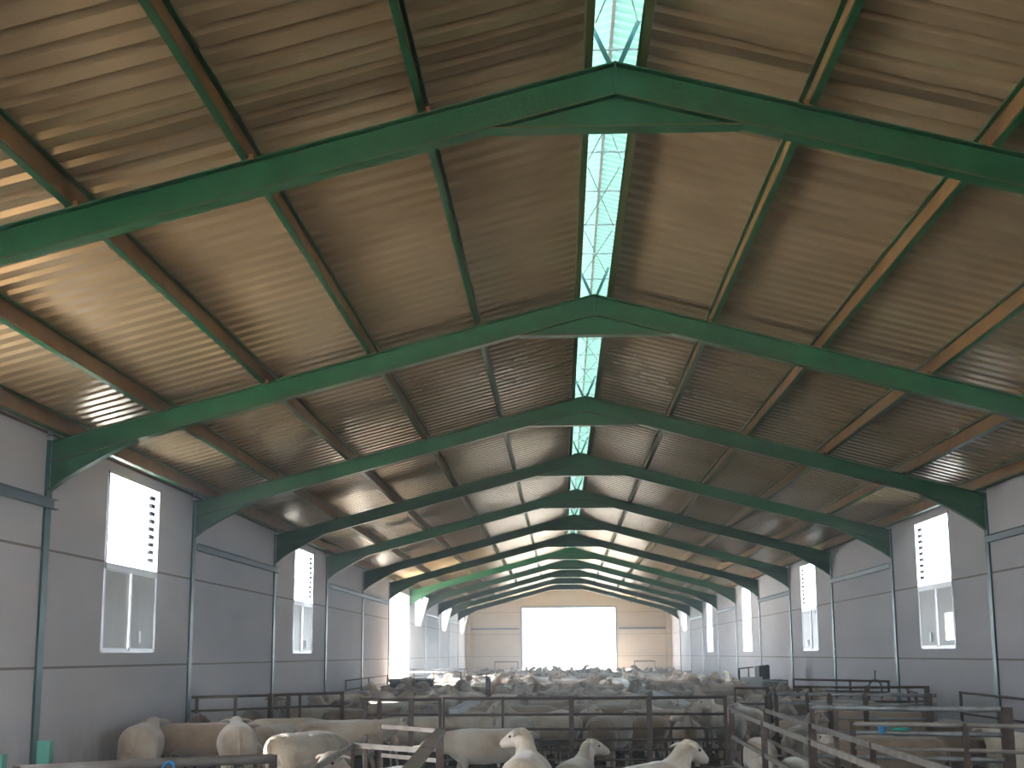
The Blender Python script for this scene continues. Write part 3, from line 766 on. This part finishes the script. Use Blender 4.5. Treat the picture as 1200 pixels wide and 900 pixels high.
# --- the pen by the left wall
GL = 'sheep in the pen by the left wall'
at_back(168, 847, 97, 'level', 'cream', 'cream sheep at the left end of the left pen, rump out, beside the bare wall', 1.06, group=GL)
sheep(-4.66, 18.72, D2R(7), 'graze', 'tan', 'grey-tan sheep standing sideways second along from the bare wall in the left pen', GL, 1.07)
sheep(-3.93, 17.55, D2R(104), 'level', 'cream', 'pale sheep seen squarely from behind with its tail hanging, third from the bare wall', GL, 1.14)
at_back(322, 848, 74, 'low', 'cream', 'cream sheep with lowered head between the squarely rear-facing one and the corner rump', .92, group=GL)
at_back(356, 857, 60, 'low', 'cream', 'cream sheep turning its rump to the viewer at the near corner of the left pen', .98, group=GL)
at_back(402, 843, 8, 'level', 'cream', 'long cream sheep standing broadside with its head level to the right', 1.0, group=GL)
sheep(-3.85, 20.4, D2R(12), 'low', 'cream', 'cream sheep behind the near corner rump, back showing above the others', GL, 1.05)
sheep(-4.50, 20.02, D2R(172), 'up', 'brown', 'brown sheep with raised pale head beside the wall column at the rail', GL, .96)
at_back(306, 829.5, 80, 'up', 'tan', 'tan sheep with raised head behind the squarely rear-facing pale one', 1.0, group=GL)
at_back(370, 829.0, 200, 'upleft', 'cream', 'cream sheep looking out beneath the pen rail in front of the left wall', .95, group=GL)
at_back(420, 830.5, 5, 'level', 'tan', 'tan sheep standing broadside just behind the long cream broadside one', .95, group=GL)
at_back(440, 821.5, 178, 'level', 'brown', 'reddish brown sheep with low head near the corner post of the rail', .95, group=GL)
at_back(475, 826, 10, 'level', 'cream', 'cream sheep standing beyond the thick post left of the feeding planks', 1.0, group=GL)
at_back(487, 839, 185, 'low', 'cream', 'bluish white sheep in shade between the thick post and the feeding planks', .92, group=GL)
# --- in front of the long hurdle
GF = 'sheep in front of the long hurdle'
at_back(562, 853, 187, 'low', 'cream', 'big pale sheep bending its head down left in front of the long hurdle', .93, off=.1, group=GF)
at_back(618, 881, 88, 'upleft', 'cream', 'pinkish cream sheep at the bottom edge with a raised head in front of the hurdle', 1.0, group=GF)
at_back(672, 889, 80, 'upright', 'cream', 'low sheep at the bottom edge with a small white face beside the hurdle post', .86, group=GF)
p_ = atz(760, 888, .84); sheep(p_.x, p_.y, D2R(62), 'down_up', 'cream', 'pinkish sheep at the bottom edge turning its white face to the right', GF, 1.06)
p_ = atz(408, 886, .90); sheep(p_.x + .2, p_.y + .35, D2R(240), 'up', 'cream', 'white-faced sheep looking up between the two plank rails', GF, 1.04)
# --- right-hand pens
GR = 'sheep in the right-hand pens'
at_back(1043, 861, 172, 'low', 'tan', 'tan sheep standing broadside between the rails in the right pens', .96, group=GR)
at_back(1092, 860, 2, 'low', 'tan', 'tan sheep whose rump nearly touches the other broadside one in the right pens', .92, group=GR)
at_back(1190, 857, 96, 'level', 'cream', 'cream sheep between the rails beside the right wall', 1.0, group=GR)
at_back(964, 853, 262, 'level', 'tan', 'tan sheep with a white face pointing to the viewer in the right pens', .98, group=GR)
x_, a_ = alley(17.0); sheep(x_, 17.0, a_ + PI, 'low', 'cream', 'pale sheep in the alley just behind the diagonal rail', GR, .9)
x_, a_ = alley(14.0); sheep(x_, 14.0, a_ + PI, 'low', 'cream', 'white sheep with its head low at the foot of the diagonal rail post', GR, .88)
at_back(938, 849, 70, 'upright', 'cream', 'pale sheep with its white head raised between the two diagonal rails', .9, group=GR)
at_back(985, 820, 175, 'level', 'tan', 'tan sheep with a white head behind the thick rails near the right wall', 1.1, group=GR)
at_back(1035, 832.5, 178, 'level', 'tan', 'tan sheep standing behind the horizontal rails left of the timber post', 1.05, group=GR)
at_back(1112, 842, 93, 'low', 'tan', 'tan sheep behind the rails beside the timber post by the right wall', .9, group=GR)
at_back(966, 838, 175, 'low', 'cream', 'orange-tinged sheep just behind the cross rail in the right pens', .95, group=GR)
at_back(876, 828, 95, 'level', 'cream', 'cream sheep beyond the alley rails below the blue feed hopper', 1.0, group=GR)
# --- behind the long hurdle
GH = 'sheep pressed behind the long hurdle'
hur = [(575, 836, 150, 'low'), (604, 838, 110, 'level'), (634, 836, 158, 'up'), (655, 845, 75, 'low'), (693, 837, 100, 'low'), (716, 838, 70, 'level'), (740, 840, 185, 'upleft'), (776, 840, 15, 'upright'), (806, 842, 265, 'upright'), (826, 840, 280, 'up'), (838, 836, 100, 'level'),
       (552, 840, 20, 'low'), (598, 825, 12, 'level'), (650, 823, 185, 'level'), (612, 826, 190, 'low'), (700, 827, 170, 'low'), (734, 826, 5, 'level'), (768, 828, 95, 'upleft'), (796, 827, 185, 'low'), (822, 829, 5, 'level')]
look = ['head dropped', 'broadside', 'head raised', 'face low', 'round rump to the viewer', 'heading away', 'looking left', 'looking right', 'white face forward', 'face to the viewer', 'rump to the end post',
        'back in shade', 'back just over the second rail', 'long back below the top rail', 'dark side in shade', 'tan back', 'pale back', 'head up between others', 'face low', 'broadside']
where = ['left post', 'left post', 'thick left-centre post', 'thick left-centre post', 'thick left-centre post', 'thick centre-right post', 'thick centre-right post', 'thick centre-right post', 'end post', 'end post', 'end post',
         'first post', 'left post, second row', 'centre post, second row', 'left post, second row', 'centre post, second row', 'centre-right post, second row', 'centre-right post, second row', 'end post, second row', 'end post, second row']
for (px, py, a, po), lk, wh in zip(hur, look, where):
    sc = random.uniform(1.0, 1.12); p_ = atz(px, py, .76 * sc)
    a += random.uniform(-6, 6)
    p_.y = max(p_.y, 19.2 + .62 * abs(math.sin(D2R(a))) + .2 * abs(math.cos(D2R(a))))
    for tr in range(30):
        if clear(p_.x, p_.y, D2R(a), .45) and not fenced(p_.x, p_.y, D2R(a)): break
        p_.x *= 1 + .15 / p_.y; p_.y += .15
    sheep(p_.x, p_.y, D2R(a), po, random.choice(['cream', 'cream', 'tan']), 'sheep behind long hurdle, %s, near %s' % (lk, wh), GH, sc)

# --- the packed flock beyond, up to the end wall
ZONES = [
 (lambda x, y: y < 34 and x < -2.2, 'sheep in the far left pens', 'pale sheep standing in the pens before the side doorway on the left'),
 (lambda x, y: y < 34 and x > 2.7, 'sheep in the far right pens', 'pale sheep in the pens between the long hurdle and the right wall'),
 (lambda x, y: y < 34, 'sheep in the middle of the barn', 'cream sheep crowded behind the long hurdle before the white trough'),
 (lambda x, y: x < -2.0, 'sheep by the side doorway', 'sunlit pale sheep in the flock beside the left side doorway'),
 (lambda x, y: x > 2.6, 'sheep by the far right wall', 'cream sheep of the packed flock along the right wall beyond the feed hopper'),
 (lambda x, y: True, 'sheep before the end doorway', 'pale sheep of the packed flock before the wide bright end doorway'),
]
OBST = [(3.4, 6.1, 36.2, 37.9), (-5.5, -3.3, 38.5, 41)]
rnd = random.Random(11)
TARGET = 300 - len(PLACED)
cells = []
y = 21.0; spots = []
while y < Y_END - 2.2:
    for q in range(110):
        x = rnd.uniform(XL + .55, XR - .55); yy = y + rnd.uniform(0, .9)
        if yy < 24 and x < -1.2: continue
        if yy < 23.5 and x > 2.6: continue
        if x > 2.8 and yy < 31 and rnd.random() < .55: continue
        if x < -1.4 and yy < 30 and rnd.random() < .3: continue
        if any(a < x < b and c < yy < d_ for a, b, c, d_ in OBST): continue
        if TROUGH(x, yy): continue
        a = D2R(rnd.choice([0, 180, 160, 20, 205, 335, 90, 75, 105, 60, 120, 270, 250, 290, 40, 140]) + rnd.uniform(-14, 14))
        if not clear(x, yy, a, .46): continue
        if fenced(x, yy, a): continue
        if min(x - XL, XR - x) < .27 + .80 * abs(math.cos(a)): continue
        PLACED.append((capsule(x, yy, a), x, yy)); spots.append((yy, x, a))
    y += .75
spots.sort()
far = []; NEAR = []
for i, (yy, x, a) in enumerate(spots):
    po = rnd.choice(['up', 'level', 'level', 'low', 'low', 'upleft', 'upright', 'lifted', 'graze', 'back'])
    co = rnd.choice(['cream', 'cream', 'cream', 'tan']); sc = rnd.uniform(.96, 1.14)
    if i < TARGET:
        for fn, g, lb in ZONES:
            if fn(x, yy): break
        d_ = math.degrees(a) % 360
        ori = 'facing the viewer' if 225 < d_ < 315 else 'seen from behind' if 45 < d_ < 135 else 'side-on facing right' if d_ <= 45 or d_ >= 315 else 'side-on facing left'
        hd = {'up': 'head raised', 'level': 'head level', 'low': 'head low', 'upleft': 'head turned', 'upright': 'head turned', 'lifted': 'nose lifted', 'graze': 'head down', 'back': 'looking back'}[po]
        fr_ = max(3, min(12, round((yy - 2.652) / BAY)))
        rg = 'left side' if x < -1.8 else 'right side' if x > 2.6 else 'mid-barn'
        NEAR.append([sheep(x, yy, a, po, co, '', g, sc, eyes=False, mark=False), x, '%s sheep %s, %s, %s by %s frame' % ({'cream': 'pale', 'tan': 'tan'}[co], ori, hd, rg, ['', 'first', 'second', 'third', 'fourth', 'fifth', 'sixth', 'seventh', 'eighth', 'ninth', 'tenth', 'eleventh', 'twelfth'][fr_])])
    else: far.append((x, yy, a, po, sc))
by = {}
for q in NEAR: by.setdefault(q[2], []).append(q)
for lb, L_ in by.items():
    L_.sort(key=lambda q: q[1])
    for i, q in enumerate(L_):
        q[0]['label'] = lb if len(L_) == 1 else lb + ', ' + (['leftmost', 'second from left', 'third from left', 'fourth from left', 'fifth from left', 'sixth from left', 'seventh from left'][min(i, 6)])
LOW = {}
if far:
    V = []; Fc = []; MI = []
    for (x, yy, a, po, sc) in far:
        if po not in LOW:
            LOW[po] = sheep_mesh(POSES[po], .03, .55)[0]
        me = LOW[po]; n0 = len(V); R = Matrix.Translation((x, yy, 0)) @ Matrix.Rotation(a, 4, 'Z') @ Matrix.Scale(sc, 4)
        V += [tuple(R @ v.co) for v in me.vertices]
        cm = rnd.choice([0, 0, 3])
        for p in me.polygons: Fc.append(tuple(n0 + i for i in p.vertices)); MI.append(cm if p.material_index == 0 else p.material_index)
    me = bpy.data.meshes.new('flock'); me.from_pydata(V, [], Fc)
    for m_ in (M['cream'], M['face'], M['hoof'], M['tan']): me.materials.append(m_)
    me.polygons.foreach_set('material_index', MI); me.polygons.foreach_set('use_smooth', [True] * len(Fc))
    o = bpy.data.objects.new('flock', me); COL.objects.link(o)
    tag(o, 'remaining pale sheep packed at the far end of the barn before the end gable', 'flock', 'flock at the far end', 'stuff')
print('SHEEP', len(PLACED), 'individual', min(TARGET, len(spots)), 'far', len(far), 'faces', len(SM['up'].polygons))
#S1#

# ------------------------------------------------------------------ dusty air
hz = bpy.data.materials.new('dusty_air'); hz.use_nodes = True; hn = hz.node_tree; hn.nodes.clear()
ho = hn.nodes.new('ShaderNodeOutputMaterial'); hv = hn.nodes.new('ShaderNodeVolumeScatter'); hv.inputs['Density'].default_value = .006; hv.inputs['Anisotropy'].default_value = .82; hv.inputs['Color'].default_value = (.9, .95, 1, 1)
hn.links.new(hv.outputs[0], ho.inputs['Volume'])
b = MB(); b.prism([(XL - .4, -.05), (XR + .4, -.05), (XR + .4, rz(XR) + .6), (RX, Z_RIDGE + .75), (XL - .4, rz(XL) + .6)], Y_BACK - .4, Y_END + .4)
tag(b.build('haze', hz), 'dusty hazy air filling the barn', 'haze', kind='stuff')
# ------------------------------------------------------------------ light
W = bpy.data.worlds.new('sky'); SC.world = W; W.use_nodes = True; nt = W.node_tree
bg = nt.nodes['Background']; bg.inputs['Color'].default_value = (.72, .86, 1.0, 1); bg.inputs['Strength'].default_value = 9.0
def portal(loc, rot, sx, sy):
    l = bpy.data.lights.new('daylight_portal', 'AREA'); l.shape = 'RECTANGLE'; l.size = sx; l.size_y = sy; l.cycles.is_portal = True
    o = bpy.data.objects.new('daylight_portal', l); COL.objects.link(o); o.location = loc; o.rotation_euler = rot
portal((.425, Y_END + .25, 2.14), (-PI / 2, 0, 0), 5.35, 4.28)
portal((.45, Y_BACK - .1, 2.07), (PI / 2, 0, 0), 5, 4.15)
portal((XL - .25, 11.2, 1.5), (0, -PI / 2, 0), 3.0, 2.0)
portal((XL - .25, (door_y[0] + door_y[1]) / 2, 1.85), (0, -PI / 2, 0), 3.7, 5.7)
for side, wins in ((-1, win_left), (1, win_right)):
    X = XL - .22 if side < 0 else XR + .22
    for k, kd in wins.items():
        portal((X, FY(k) + 3.09, 3.285), (0, side * PI / 2, 0), 1.13, 2.2)
SUN = bpy.data.lights.new('sun', 'SUN'); so = bpy.data.objects.new('sun', SUN); COL.objects.link(so)
SUN.energy = 80; SUN.angle = .02; SUN.color = (1, .95, .86); so.rotation_euler = Vector((.50, -.56, -.60)).to_track_quat('-Z', 'Y').to_euler()
vs = SC.view_settings; vs.view_transform = 'Standard'; vs.look = 'None'; vs.gamma = 1; vs.use_curve_mapping = False; vs.exposure = 0.75
cy = SC.cycles; cy.use_denoising = True; cy.max_bounces = 12; cy.diffuse_bounces = 8; cy.glossy_bounces = 5; cy.transmission_bounces = 6; cy.sample_clamp_indirect = 8
try: cy.denoiser = 'OPENIMAGEDENOISE'
except Exception: pass
